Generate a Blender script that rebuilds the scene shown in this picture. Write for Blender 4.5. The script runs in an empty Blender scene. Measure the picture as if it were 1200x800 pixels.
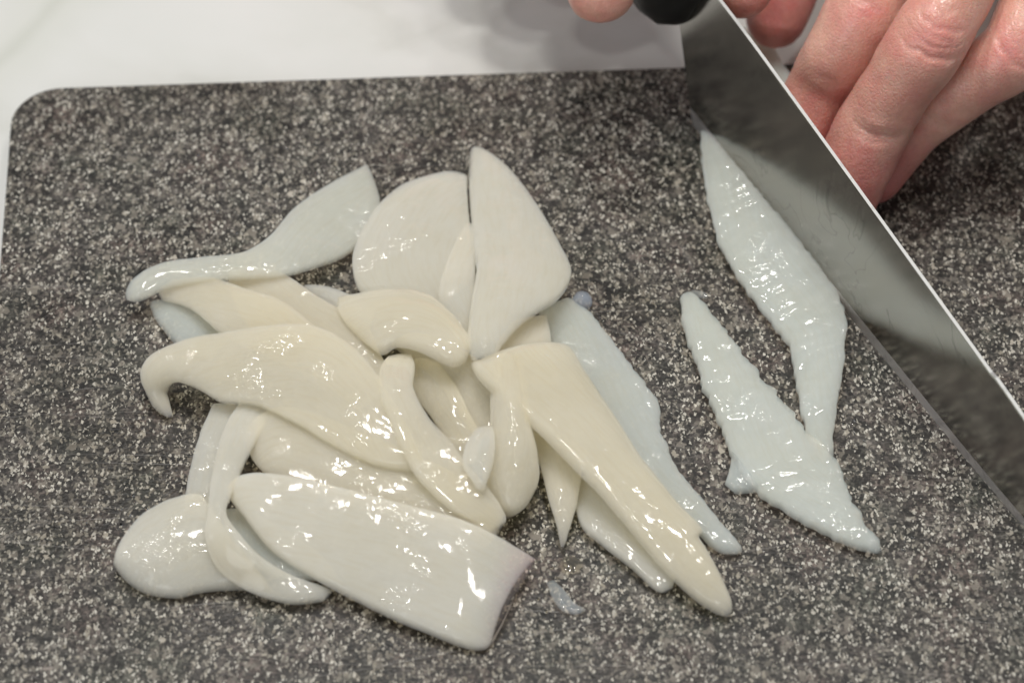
import bpy, bmesh, math, random
from mathutils import Vector, Matrix, noise
random.seed(7)
MM = 0.001
scene = bpy.context.scene

# ------------------------------------------------------------------ camera
PITCH = math.radians(48.0)      # looking down
FPX = 3900.0                    # focal length in pixels of a 1200 px wide frame
DIST = 0.812
cam_d = bpy.data.cameras.new('camera'); cam = bpy.data.objects.new('camera', cam_d)
scene.collection.objects.link(cam); scene.camera = cam
CP = Vector((0, -DIST*math.cos(PITCH), DIST*math.sin(PITCH)))
cam.location = CP; cam.rotation_euler = (math.pi/2-PITCH, 0, 0)
cam_d.sensor_width = 36; cam_d.lens = 36*FPX/1200
cam_d.clip_start = 0.05; cam_d.clip_end = 20
cam_d.dof.use_dof = True; cam_d.dof.aperture_fstop = 12.0
cam_d.dof.focus_distance = DIST-0.020

FW = Vector((0, math.cos(PITCH), -math.sin(PITCH))); UPV = Vector((0, math.sin(PITCH), math.cos(PITCH)))
def ray(px, py):
    return (FW*FPX + Vector((1,0,0))*(px-600) + UPV*(400-py)).normalized()
def at(px, py, z=0.0):
    """world point at height z (mm above the board) seen at that spot"""
    d = ray(px, py); t = (z*MM-CP.z)/d.z
    return CP + d*t

# ------------------------------------------------------------------ light
w = bpy.data.worlds.new('World'); scene.world = w; w.use_nodes = True
w.node_tree.nodes['Background'].inputs[0].default_value = (0.93, 0.97, 1.0, 1)
w.node_tree.nodes['Background'].inputs[1].default_value = 0.22
def area(name, loc, target, size, power, col=(1,1,1), sy=None):
    l = bpy.data.lights.new(name, 'AREA'); l.energy = power; l.color = col
    l.shape = 'RECTANGLE'; l.size = size; l.size_y = sy or size
    o = bpy.data.objects.new(name, l); scene.collection.objects.link(o)
    o.location = loc
    o.rotation_euler = (Vector(target)-Vector(loc)).to_track_quat('-Z', 'Y').to_euler()
    return o
for lx, ly, lz, sz, pw in ((0.04,0.30,1.55,0.08,5.5), (-0.42,0.34,1.5,0.07,2.6), (0.42,0.10,1.55,0.07,2.6), (-0.12,0.78,1.5,0.07,2.4),
                           (0.38,0.62,1.5,0.07,2.0), (-0.75,0.02,1.5,0.08,2.6), (0.05,-0.15,1.6,0.08,2.6), (-0.30,0.52,1.5,0.05,1.2)):
    area('ceiling_lamp', (lx, ly, lz), (0,0,0), sz*1.15, pw*1.06, (1.0,0.97,0.92))
area('soft_front_left_light', (-0.7, -1.4, 1.1), (0,0,0), 0.9, 7.5, (0.92,0.96,1.0))  # broad soft area light from the front left, its source unseen
scene.view_settings.view_transform = 'Standard'; scene.view_settings.look = 'None'
scene.view_settings.exposure = 0; scene.view_settings.gamma = 1
scene.cycles.max_bounces = 14; scene.cycles.volume_bounces = 10; scene.cycles.use_adaptive_sampling = True; scene.cycles.adaptive_threshold = 0.02; scene.cycles.transparent_max_bounces = 32

# ------------------------------------------------------------------ material helpers
def mat(name):
    m = bpy.data.materials.new(name); m.use_nodes = True
    nt = m.node_tree; b = nt.nodes['Principled BSDF']
    return m, nt, b
def N(nt, t, **kw):
    n = nt.nodes.new(t)
    for k, v in kw.items():
        if k in n.inputs: n.inputs[k].default_value = v
        else: setattr(n, k, v)
    return n
def ramp(nt, stops, interp='LINEAR'):
    n = nt.nodes.new('ShaderNodeValToRGB'); cr = n.color_ramp; cr.interpolation = interp
    while len(cr.elements) < len(stops): cr.elements.new(0.5)
    for e, (p, c) in zip(cr.elements, stops):
        e.position = p; e.color = (c, c, c, 1) if isinstance(c, (int, float)) else (*c, 1)
    return n
def mixc(nt, fac, a, b, blend='MIX'):
    n = nt.nodes.new('ShaderNodeMix'); n.data_type = 'RGBA'; n.blend_type = blend
    for s, v in ((0, fac), (6, a), (7, b)):
        if hasattr(v, 'links') or isinstance(v, bpy.types.NodeSocket): nt.links.new(v, n.inputs[s])
        else: n.inputs[s].default_value = v if s == 0 else (*v, 1)
    return n.outputs[2]
def math_n(nt, op, a, b=None, c=None):
    n = nt.nodes.new('ShaderNodeMath'); n.operation = op
    for i, v in enumerate((a, b, c)):
        if v is None: continue
        if isinstance(v, bpy.types.NodeSocket): nt.links.new(v, n.inputs[i])
        else: n.inputs[i].default_value = v
    return n.outputs[0]

# speckled composite board: flakes of pale and dark mineral in a warm grey body
def board_material():
    m, nt, b = mat('speckled_stone_composite')
    tc = N(nt, 'ShaderNodeTexCoord').outputs['Object']
    def warp(scale, amt):
        n = N(nt, 'ShaderNodeTexNoise', Scale=scale, Detail=2.0); nt.links.new(tc, n.inputs['Vector'])
        s = N(nt, 'ShaderNodeVectorMath', operation='MULTIPLY_ADD')
        nt.links.new(n.outputs['Color'], s.inputs[0]); s.inputs[1].default_value = (amt,)*3; nt.links.new(tc, s.inputs[2])
        return s.outputs[0]
    def flakes(scale, wscale, wamt, stretch, rot, sel_lo, size, soft=0.12):
        mp = N(nt, 'ShaderNodeMapping'); nt.links.new(warp(wscale*1.5, wamt*1.3), mp.inputs[0])
        mp.inputs['Rotation'].default_value = (0, 0, rot); mp.inputs['Scale'].default_value = (stretch, 1, 1)
        v = N(nt, 'ShaderNodeTexVoronoi', Scale=scale); v.voronoi_dimensions = '2D'; v.distance = 'MANHATTAN'; size = size*1.25; wamt_ = wamt
        nt.links.new(mp.outputs[0], v.inputs['Vector'])
        sep = N(nt, 'ShaderNodeSeparateColor'); nt.links.new(v.outputs['Color'], sep.inputs[0])
        sel = math_n(nt, 'GREATER_THAN', sep.outputs[0], sel_lo)
        sz = math_n(nt, 'MULTIPLY_ADD', sep.outputs[1], size*0.7, size*0.45)
        d = math_n(nt, 'SUBTRACT', sz, v.outputs['Distance'])
        f = N(nt, 'ShaderNodeMapRange'); nt.links.new(d, f.inputs[0]); f.inputs[1].default_value = 0; f.inputs[2].default_value = soft
        return math_n(nt, 'MULTIPLY', f.outputs[0], sel), sep.outputs[2]
    n1 = N(nt, 'ShaderNodeTexNoise', Scale=230.0, Detail=5.0, Roughness=0.65, Distortion=0.5); nt.links.new(tc, n1.inputs['Vector'])
    base = ramp(nt, [(0.38, (0.015,0.014,0.013)), (0.48, (0.048,0.043,0.039)), (0.58, (0.085,0.076,0.068)), (0.70, (0.17,0.152,0.135))]); nt.links.new(n1.outputs['Fac'], base.inputs[0])
    n2 = N(nt, 'ShaderNodeTexNoise', Scale=1000.0, Detail=2.0, Roughness=0.6); nt.links.new(tc, n2.inputs['Vector'])
    g = ramp(nt, [(0.36, 0.40), (0.5, 0.95), (0.66, 1.9)]); nt.links.new(n2.outputs['Fac'], g.inputs[0])
    col = mixc(nt, 1.0, base.outputs[0], g.outputs[0], 'MULTIPLY')
    n3 = N(nt, 'ShaderNodeTexNoise', Scale=55.0, Detail=2.0); nt.links.new(tc, n3.inputs['Vector'])
    tint = ramp(nt, [(0.35, (0.92,1.02,0.94)), (0.5, (1,1,1)), (0.65, (1.10,0.97,0.94))]); nt.links.new(n3.outputs['Fac'], tint.inputs[0])
    col = mixc(nt, 1.0, col, tint.outputs[0], 'MULTIPLY')
    n7 = N(nt, 'ShaderNodeTexNoise', Scale=14.0, Detail=4.0, Roughness=0.6); nt.links.new(tc, n7.inputs['Vector'])
    dm = ramp(nt, [(0.36, (0.74,0.72,0.69)), (0.52, (1.0,1.0,1.0)), (0.70, (1.10,1.10,1.10))]); nt.links.new(n7.outputs['Fac'], dm.inputs[0])
    layers = [ # scale, warp scale, amt, stretch, rot, threshold, size, colours
        (210, 240, .0034, 1.3, 1.3, .84, .40, (0.19,0.17,0.15), (0.30,0.275,0.24), .6),
        (330, 260, .0026, 1.4, 0.5, .60, .46, (0.014,0.013,0.012), (0.05,0.045,0.04), .75),
        (400, 350, .0022, 1.5, -0.6, .62, .45, (0.13,0.12,0.105), (0.22,0.20,0.175), .75),
        (640, 500, .0014, 1.6, 0.9, .62, .45, (0.16,0.15,0.13), (0.32,0.30,0.26), .8),
        (560, 480, .0016, 1.4, -0.9, .60, .45, (0.008,0.007,0.007), (0.02,0.018,0.017), .85),
        (360, 330, .0024, 1.7, 0.1, .86, .34, (0.25,0.23,0.19), (0.46,0.43,0.38), .9),
        (720, 640, .0012, 1.8, -0.3, .70, .45, (0.34,0.33,0.30), (0.62,0.60,0.55), .9)]
    for sc, ws, wa, st, ro, th, sz, c0, c1, op in layers:
        f, r = flakes(sc*1.05, ws, wa, st, ro, th, sz)
        cr = ramp(nt, [(0, tuple(x*k for x, k in zip(c0, (1.0,0.98,0.94)))), (1, tuple(x*k for x, k in zip(c1, (1.0,0.98,0.94))))]); nt.links.new(r, cr.inputs[0])
        col = mixc(nt, math_n(nt, 'MULTIPLY', f, op), col, cr.outputs[0])
    # faint knife scores
    wv = N(nt, 'ShaderNodeTexVoronoi', Scale=26.0); wv.feature = 'DISTANCE_TO_EDGE'
    mp = N(nt, 'ShaderNodeMapping'); nt.links.new(tc, mp.inputs[0]); mp.inputs['Scale'].default_value = (0.25, 3.0, 1); mp.inputs['Rotation'].default_value = (0,0,-0.25)
    nt.links.new(mp.outputs[0], wv.inputs['Vector'])
    col = mixc(nt, 1.0, col, dm.outputs[0], 'MULTIPLY')
    sw = ramp(nt, [(0, 0.22), (0.006, 0.0)]); nt.links.new(wv.outputs['Distance'], sw.inputs[0])
    col = mixc(nt, sw.outputs[0], col, (0.30,0.28,0.26))
    nt.links.new(col, b.inputs['Base Color'])
    n4 = N(nt, 'ShaderNodeTexNoise', Scale=30.0, Detail=3.0); nt.links.new(tc, n4.inputs['Vector'])
    rr = ramp(nt, [(0.4, 0.30), (0.62, 0.52)]); nt.links.new(n4.outputs['Fac'], rr.inputs[0]); nt.links.new(rr.outputs[0], b.inputs['Roughness'])
    n5 = N(nt, 'ShaderNodeTexNoise', Scale=1100.0, Detail=2.0); nt.links.new(tc, n5.inputs['Vector'])
    sc_ = ramp(nt, [(0, 0.0), (0.012, 1.0)]); nt.links.new(wv.outputs['Distance'], sc_.inputs[0])
    h = math_n(nt, 'MULTIPLY_ADD', sc_.outputs[0], 0.25, n5.outputs['Fac'])
    bp = N(nt, 'ShaderNodeBump', Strength=0.5, Distance=0.00025); nt.links.new(h, bp.inputs['Height']); nt.links.new(bp.outputs[0], b.inputs['Normal'])
    b.inputs['IOR'].default_value = 1.5; b.inputs['Specular IOR Level'].default_value = 0.33
    return m

def marble_material():
    m, nt, b = mat('white_marble')
    tc = N(nt, 'ShaderNodeTexCoord').outputs['Object']
    n = N(nt, 'ShaderNodeTexNoise', Scale=4.5, Detail=6.0, Roughness=0.55, Distortion=0.8); nt.links.new(tc, n.inputs['Vector'])
    d = math_n(nt, 'ABSOLUTE', math_n(nt, 'SUBTRACT', n.outputs['Fac'], 0.5))
    r = ramp(nt, [(0.0, (0.64,0.64,0.615)), (0.02, (0.68,0.68,0.66)), (0.06, (0.70,0.70,0.685))]); nt.links.new(d, r.inputs[0])
    n2 = N(nt, 'ShaderNodeTexNoise', Scale=25.0, Detail=3.0); nt.links.new(tc, n2.inputs['Vector'])
    r2 = ramp(nt, [(0.3, (0.95,0.96,0.95)), (0.7, (1,1,1))]); nt.links.new(n2.outputs['Fac'], r2.inputs[0])
    P_ = at(0, 68, -10); Q_ = at(75, 0, -10); dd = (Q_-P_).normalized(); nn = Vector((-dd.y, dd.x, 0))
    dt = N(nt, 'ShaderNodeVectorMath', operation='DOT_PRODUCT'); nt.links.new(tc, dt.inputs[0]); dt.inputs[1].default_value = nn
    vn = N(nt, 'ShaderNodeTexNoise', Scale=14.0, Detail=4.0); nt.links.new(tc, vn.inputs['Vector'])
    vd = math_n(nt, 'ABSOLUTE', math_n(nt, 'ADD', math_n(nt, 'SUBTRACT', dt.outputs['Value'], P_.dot(nn)), math_n(nt, 'MULTIPLY_ADD', vn.outputs['Fac'], 0.018, -0.009)))
    vr = ramp(nt, [(0, (0.86,0.87,0.83)), (0.0035, (0.95,0.955,0.93)), (0.016, (1,1,1))]); nt.links.new(vd, vr.inputs[0])
    mc_ = mixc(nt, 1.0, r.outputs[0], vr.outputs[0], 'MULTIPLY')
    nt.links.new(mixc(nt, 1.0, mc_, r2.outputs[0], 'MULTIPLY'), b.inputs['Base Color'])
    b.inputs['Roughness'].default_value = 0.28
    return m

def squid_material(name, c_thick, c_thin, wet=1.0, clear=0.0, seed=0.0, pink=False, rad=(1.0, 0.95, 0.84), ridge=0.0, dens=760.0, scol=(0.92,0.93,1.0), absn=(0.1,16.5,80.0)):
    """raw squid: soft translucent flesh, paler/bluer where thin, wet film with small ripples"""
    m, nt, b = mat(name)
    tc = N(nt, 'ShaderNodeTexCoord').outputs['Object']
    mp = N(nt, 'ShaderNodeMapping'); nt.links.new(tc, mp.inputs[0]); mp.inputs['Location'].default_value = (seed, seed*0.7, 0)
    v = mp.outputs[0]
    at_ = N(nt, 'ShaderNodeAttribute'); at_.attribute_name = 'thin'
    n1 = N(nt, 'ShaderNodeTexNoise', Scale=70.0, Detail=3.0); nt.links.new(v, n1.inputs['Vector'])
    f = math_n(nt, 'MULTIPLY_ADD', n1.outputs['Fac'], 0.9, -0.45)
    f = math_n(nt, 'ADD', f, at_.outputs['Fac'])
    f = N(nt, 'ShaderNodeClamp'); 
    nt.links.new(math_n(nt, 'MULTIPLY_ADD', n1.outputs['Fac'], 1.8, math_n(nt, 'ADD', at_.outputs['Fac'], -0.85)), f.inputs[0])
    col = mixc(nt, f.outputs[0], c_thick, c_thin)
    n2 = N(nt, 'ShaderNodeTexNoise', Scale=250.0, Detail=3.0); nt.links.new(v, n2.inputs['Vector'])
    r2 = ramp(nt, [(0.35, (0.975,0.975,0.97)), (0.65, (1.01,1.01,1.01))]); nt.links.new(n2.outputs['Fac'], r2.inputs[0])
    col = mixc(nt, 1.0, col, r2.outputs[0], 'MULTIPLY')
    if pink:
        pa = N(nt, 'ShaderNodeAttribute'); pa.attribute_name = 'pink'
        n6 = N(nt, 'ShaderNodeTexNoise', Scale=900.0, Detail=2.0); nt.links.new(v, n6.inputs['Vector'])
        r6 = ramp(nt, [(0.57, 0.55), (0.66, 1.0)]); nt.links.new(n6.outputs['Fac'], r6.inputs[0])
        col = mixc(nt, math_n(nt, 'MULTIPLY', pa.outputs['Fac'], r6.outputs[0]), col, (0.60,0.24,0.26))
    nt.links.new(col, b.inputs['Base Color'])
    b.inputs['Subsurface Weight'].default_value = 1.0
    b.inputs['Subsurface Radius'].default_value = rad
    b.inputs['Subsurface Scale'].default_value = 0.0055
    b.inputs['Roughness'].default_value = 0.30
    b.inputs['IOR'].default_value = 1.38
    b.inputs['Coat Weight'].default_value = 0.9*wet
    b.inputs['Coat Roughness'].default_value = 0.02
    b.inputs['Coat IOR'].default_value = 1.6
    # ripples of the wet film, gathered in patches
    pn = N(nt, 'ShaderNodeTexNoise', Scale=75.0, Detail=1.0); nt.links.new(v, pn.inputs['Vector'])
    pr = ramp(nt, [(0.545, 0.04), (0.66, 0.9)]); nt.links.new(pn.outputs['Fac'], pr.inputs[0])
    b1 = N(nt, 'ShaderNodeTexNoise', Scale=460.0, Detail=0.8, Roughness=0.4, Distortion=0.3); nt.links.new(v, b1.inputs['Vector'])
    hh = math_n(nt, 'MULTIPLY', b1.outputs['Fac'], pr.outputs[0])
    bp = N(nt, 'ShaderNodeBump', Strength=1.0, Distance=0.0011*wet)
    fl = N(nt, 'ShaderNodeAttribute'); fl.attribute_name = 'flow'
    fm = N(nt, 'ShaderNodeMapping'); nt.links.new(fl.outputs['Vector'], fm.inputs[0]); fm.inputs['Scale'].default_value = (0.16, 1.0, 1.0)
    fn = N(nt, 'ShaderNodeTexNoise', Scale=900.0, Detail=2.0, Roughness=0.6); nt.links.new(fm.outputs[0], fn.inputs['Vector'])
    gm = N(nt, 'ShaderNodeMapping'); nt.links.new(fl.outputs['Vector'], gm.inputs[0]); gm.inputs['Scale'].default_value = (1.0, 0.35, 1.0); gm.inputs['Rotation'].default_value = (0, 0, 0.35)
    gn = N(nt, 'ShaderNodeTexNoise', Scale=300.0, Detail=2.0, Roughness=0.5, Distortion=0.5); nt.links.new(gm.outputs[0], gn.inputs['Vector'])
    gm_ = math_n(nt, 'MULTIPLY', gn.outputs['Fac'], math_n(nt, 'MULTIPLY_ADD', pr.outputs[0], 0.3+1.0*ridge, 0.04+0.5*ridge))
    hh = math_n(nt, 'ADD', hh, gm_)
    hh = math_n(nt, 'ADD', hh, math_n(nt, 'MULTIPLY', fn.outputs['Fac'], 0.012))
    nt.links.new(hh, bp.inputs['Height'])
    nt.links.new(bp.outputs[0], b.inputs['Coat Normal'])
    bp2 = N(nt, 'ShaderNodeBump', Strength=0.35, Distance=0.0005); nt.links.new(b1.outputs['Fac'], bp2.inputs['Height'])
    b.inputs['Specular IOR Level'].default_value = 0.25
    bp3 = N(nt, 'ShaderNodeBump', Strength=0.4, Distance=0.00015)
    nt.links.new(math_n(nt, 'ADD', math_n(nt, 'MULTIPLY', fn.outputs['Fac'], 0.35), math_n(nt, 'MULTIPLY', gn.outputs['Fac'], 0.4+1.5*ridge)), bp3.inputs['Height'])
    nt.links.new(bp3.outputs[0], b.inputs['Normal'])
    out = nt.nodes['Material Output']
    tr = N(nt, 'ShaderNodeBsdfTransparent'); gl = N(nt, 'ShaderNodeBsdfGlossy', Roughness=0.065); fz = N(nt, 'ShaderNodeFresnel', IOR=1.34)
    gl.inputs['Color'].default_value = (1,1,1,1)
    nt.links.new(bp.outputs[0], gl.inputs['Normal'])
    geo = N(nt, 'ShaderNodeNewGeometry')
    fr_ = ramp(nt, [(0.34, (0.985,0.98,0.97)), (0.54, (1,1,1))]); nt.links.new(fn.outputs['Fac'], fr_.inputs[0])
    fc_ = ramp(nt, [(0.38, (0.99,0.985,0.97)), (0.60, (1,1,1))]); nt.links.new(n1.outputs['Fac'], fc_.inputs[0])
    tc_ = mixc(nt, 1.0, fr_.outputs[0], fc_.outputs[0], 'MULTIPLY')
    if pink: tc_ = mixc(nt, math_n(nt, 'MULTIPLY', pa.outputs['Fac'], r6.outputs[0]), tc_, (0.975,0.84,0.87))
    nt.links.new(tc_, tr.inputs[0])
    fac = math_n(nt, 'MULTIPLY', fz.outputs[0], math_n(nt, 'SUBTRACT', 1.0, geo.outputs['Backfacing']))
    mx = N(nt, 'ShaderNodeMixShader'); nt.links.new(fac, mx.inputs[0]); nt.links.new(tr.outputs[0], mx.inputs[1]); nt.links.new(gl.outputs[0], mx.inputs[2])
    nt.links.new(mx.outputs[0], out.inputs['Surface'])
    vs = N(nt, 'ShaderNodeVolumeScatter', Anisotropy=0.0); vs.inputs['Density'].default_value = dens
    vs.inputs['Color'].default_value = (*scol, 1)
    va = N(nt, 'ShaderNodeVolumeAbsorption'); k_ = max(absn)*1.001
    va.inputs['Density'].default_value = k_; va.inputs['Color'].default_value = (*[1-a_/k_ for a_ in absn], 1)
    ad = N(nt, 'ShaderNodeAddShader'); nt.links.new(vs.outputs[0], ad.inputs[0]); nt.links.new(va.outputs[0], ad.inputs[1])
    nt.links.new(ad.outputs[0], out.inputs['Volume'])
    nt.nodes.remove(b)
    return m

def skin_material():
    m, nt, b = mat('damp_skin')
    tc = N(nt, 'ShaderNodeTexCoord').outputs['Object']
    ra = N(nt, 'ShaderNodeAttribute'); ra.attribute_name = 'red'
    n1 = N(nt, 'ShaderNodeTexNoise', Scale=60.0, Detail=4.0); nt.links.new(tc, n1.inputs['Vector'])
    r1 = ramp(nt, [(0.3, (0.64,0.31,0.24)), (0.7, (0.82,0.50,0.395))]); nt.links.new(n1.outputs['Fac'], r1.inputs[0])
    mn = N(nt, 'ShaderNodeTexNoise', Scale=160.0, Detail=3.0); nt.links.new(tc, mn.inputs['Vector'])
    mr = ramp(nt, [(0.45, 0.0), (0.68, 0.35)]); nt.links.new(mn.outputs['Fac'], mr.inputs[0])
    rf = N(nt, 'ShaderNodeClamp'); nt.links.new(math_n(nt, 'ADD', ra.outputs['Fac'], mr.outputs[0]), rf.inputs[0])
    col = mixc(nt, rf.outputs[0], r1.outputs[0], (0.66,0.23,0.21))
    n3 = N(nt, 'ShaderNodeTexNoise', Scale=700.0, Detail=3.0); nt.links.new(tc, n3.inputs['Vector'])
    r3 = ramp(nt, [(0.35, (0.95,0.94,0.93)), (0.65, (1.03,1.03,1.03))]); nt.links.new(n3.outputs['Fac'], r3.inputs[0])
    nt.links.new(mixc(nt, 1.0, col, r3.outputs[0], 'MULTIPLY'), b.inputs['Base Color'])
    b.inputs['Subsurface Weight'].default_value = 0.6
    b.inputs['Subsurface Radius'].default_value = (1.0, 0.35, 0.2)
    b.inputs['Subsurface Scale'].default_value = 0.003
    b.inputs['Roughness'].default_value = 0.42
    b.inputs['Coat Weight'].default_value = 0.25; b.inputs['Coat Roughness'].default_value = 0.16
    v = N(nt, 'ShaderNodeTexVoronoi', Scale=900.0); v.feature = 'DISTANCE_TO_EDGE'; nt.links.new(tc, v.inputs['Vector'])
    r = ramp(nt, [(0, 0), (0.25, 1)]); nt.links.new(v.outputs['Distance'], r.inputs[0])
    h = math_n(nt, 'MULTIPLY_ADD', n3.outputs['Fac'], 0.8, r.outputs[0])
    bp = N(nt, 'ShaderNodeBump', Strength=0.5, Distance=0.00013); nt.links.new(h, bp.inputs['Height']); nt.links.new(bp.outputs[0], b.inputs['Normal'])
    return m

def steel_material(name, rough, col=(0.50,0.49,0.47)):
    m, nt, b = mat(name)
    tc = N(nt, 'ShaderNodeTexCoord').outputs['Object']
    mp = N(nt, 'ShaderNodeMapping'); nt.links.new(tc, mp.inputs[0]); mp.inputs['Scale'].default_value = (3, 3, 900)
    n = N(nt, 'ShaderNodeTexNoise', Scale=4.0, Detail=4.0); nt.links.new(mp.outputs[0], n.inputs['Vector'])
    sm = N(nt, 'ShaderNodeTexNoise', Scale=25.0, Detail=2.0, Distortion=0.5); nt.links.new(tc, sm.inputs['Vector'])
    r = ramp(nt, [(0.35, rough*0.9), (0.7, rough*1.15)]); nt.links.new(sm.outputs['Fac'], r.inputs[0]); nt.links.new(r.outputs[0], b.inputs['Roughness'])
    b.inputs['Metallic'].default_value = 1
    bp = N(nt, 'ShaderNodeBump', Strength=0.10, Distance=0.00006); nt.links.new(n.outputs['Fac'], bp.inputs['Height'])
    wn = N(nt, 'ShaderNodeTexNoise', Scale=28.0, Detail=3.0, Distortion=2.2); nt.links.new(tc, wn.inputs['Vector'])
    wr = ramp(nt, [(0.47, 0), (0.50, 1), (0.53, 0)]); nt.links.new(wn.outputs['Fac'], wr.inputs[0])
    wr2 = ramp(nt, [(0.490, 0), (0.50, 0.25), (0.510, 0)]); nt.links.new(wn.outputs['Fac'], wr2.inputs[0])
    nt.links.new(mixc(nt, wr2.outputs[0], col, tuple(c*0.35 for c in col)), b.inputs['Base Color'])
    wh = math_n(nt, 'MULTIPLY_ADD', wr.outputs[0], 0.25, sm.outputs['Fac'])
    bp2 = N(nt, 'ShaderNodeBump', Strength=0.1, Distance=0.0001); nt.links.new(wh, bp2.inputs['Height']); nt.links.new(bp.outputs[0], bp2.inputs['Normal'])
    nt.links.new(bp2.outputs[0], b.inputs['Normal'])
    return m

# ------------------------------------------------------------------ object helpers
def link(name, verts, faces, material, parent=None, smooth=True):
    me = bpy.data.meshes.new(name); me.from_pydata([tuple(v) for v in verts], [], faces); me.update()
    bm = bmesh.new(); bm.from_mesh(me); bmesh.ops.recalc_face_normals(bm, faces=bm.faces); bm.to_mesh(me); bm.free()
    if smooth: me.polygons.foreach_set('use_smooth', [True]*len(me.polygons))
    o = bpy.data.objects.new(name, me); scene.collection.objects.link(o)
    if material: me.materials.append(material)
    if parent: o.parent = parent
    return o
def tag(o, label=None, cat=None, group=None, kind=None):
    for k, v in (('label', label), ('category', cat), ('group', group), ('kind', kind)):
        if v: o[k] = v
    return o
def empty(name, loc):
    o = bpy.data.objects.new(name, None); scene.collection.objects.link(o); o.location = loc; o.empty_display_size = 0.02
    return o
def adopt(child, parent):
    child.parent = parent; child.matrix_parent_inverse = Matrix.Translation(-Vector(parent.location))

# ------------------------------------------------------------------ countertop and board
def rounded_slab(name, corners, radii, z0, z1, bev, material, seg=14):
    """corners: 2-D CCW; bevelled top and bottom rims"""
    pts = []
    n = len(corners)
    for i, c in enumerate(corners):
        c = Vector(c); a = (Vector(corners[i-1])-c).normalized(); b = (Vector(corners[(i+1) % n])-c).normalized(); r = radii[i]
        p0 = c+a*r; p1 = c+b*r; o = c+a*r+b*r
        for k in range(seg+1):
            t = k/seg*math.pi/2
            pts.append(o + (p0-o)*math.cos(t) + (p1-o)*math.sin(t))
    cen = sum(pts, Vector((0,0)))/len(pts)
    rings = []
    K = 4
    for k in range(K+1):
        t = k/K*math.pi/2; rings.append((bev*(1-math.sin(t)), z0+bev*(1-math.cos(t))))
    rings2 = [(i, z1-(z-z0)) for i, z in reversed(rings)]
    m = len(pts); V = []; F = []
    nor = []
    for i in range(m):
        e = (pts[(i+1) % m]-pts[i-1]).normalized(); nor.append(Vector((e.y, -e.x)))
    for ins, z in rings+rings2:
        for i, p in enumerate(pts):
            q = p - nor[i]*ins; V.append((q.x, q.y, z))
    R = len(rings)*2
    for j in range(R-1):
        for i in range(m):
            F.append((j*m+i, j*m+(i+1) % m, (j+1)*m+(i+1) % m, (j+1)*m+i))
    F.append(tuple(reversed(range(m)))); F.append(tuple((R-1)*m+i for i in range(m)))
    o = link(name, V, F, material, smooth=False)
    return o
M_board = board_material(); M_marble = marble_material()
p0 = at(60, 101.5); p1 = at(805, 77)
ex = (p1-p0); ex.z = 0; ex.normalize(); ey = Vector((-ex.y, ex.x, 0))
lp = at(9.5, 200)
tl = p0 + ex*((lp-p0).dot(ex)-0.0004)          # top-left corner
BL, BWD = 0.42, 0.30
c = [tl-ey*BWD, tl-ey*BWD+ex*BL, tl+ex*BL, tl]
board = rounded_slab('cutting_board', [(v.x, v.y) for v in c], [0.013]*4, -0.010, 0.0, 0.0012, M_board)
tag(board, 'dark grey speckled stone-look cutting board with rounded corners lying on the white counter', 'cutting board')
v_ = [(-0.9,-0.6,-0.010),(1.0,-0.6,-0.010),(1.0,0.75,-0.010),(-0.9,0.75,-0.010),(-0.9,-0.6,-0.04),(1.0,-0.6,-0.04),(1.0,0.75,-0.04),(-0.9,0.75,-0.04)]
ct = link('countertop', v_, [(0,1,2,3),(7,6,5,4),(0,4,5,1),(1,5,6,2),(2,6,7,3),(3,7,4,0)], M_marble, smooth=False)
ct.location.z = -0.0001; ct['kind'] = 'structure'

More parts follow.
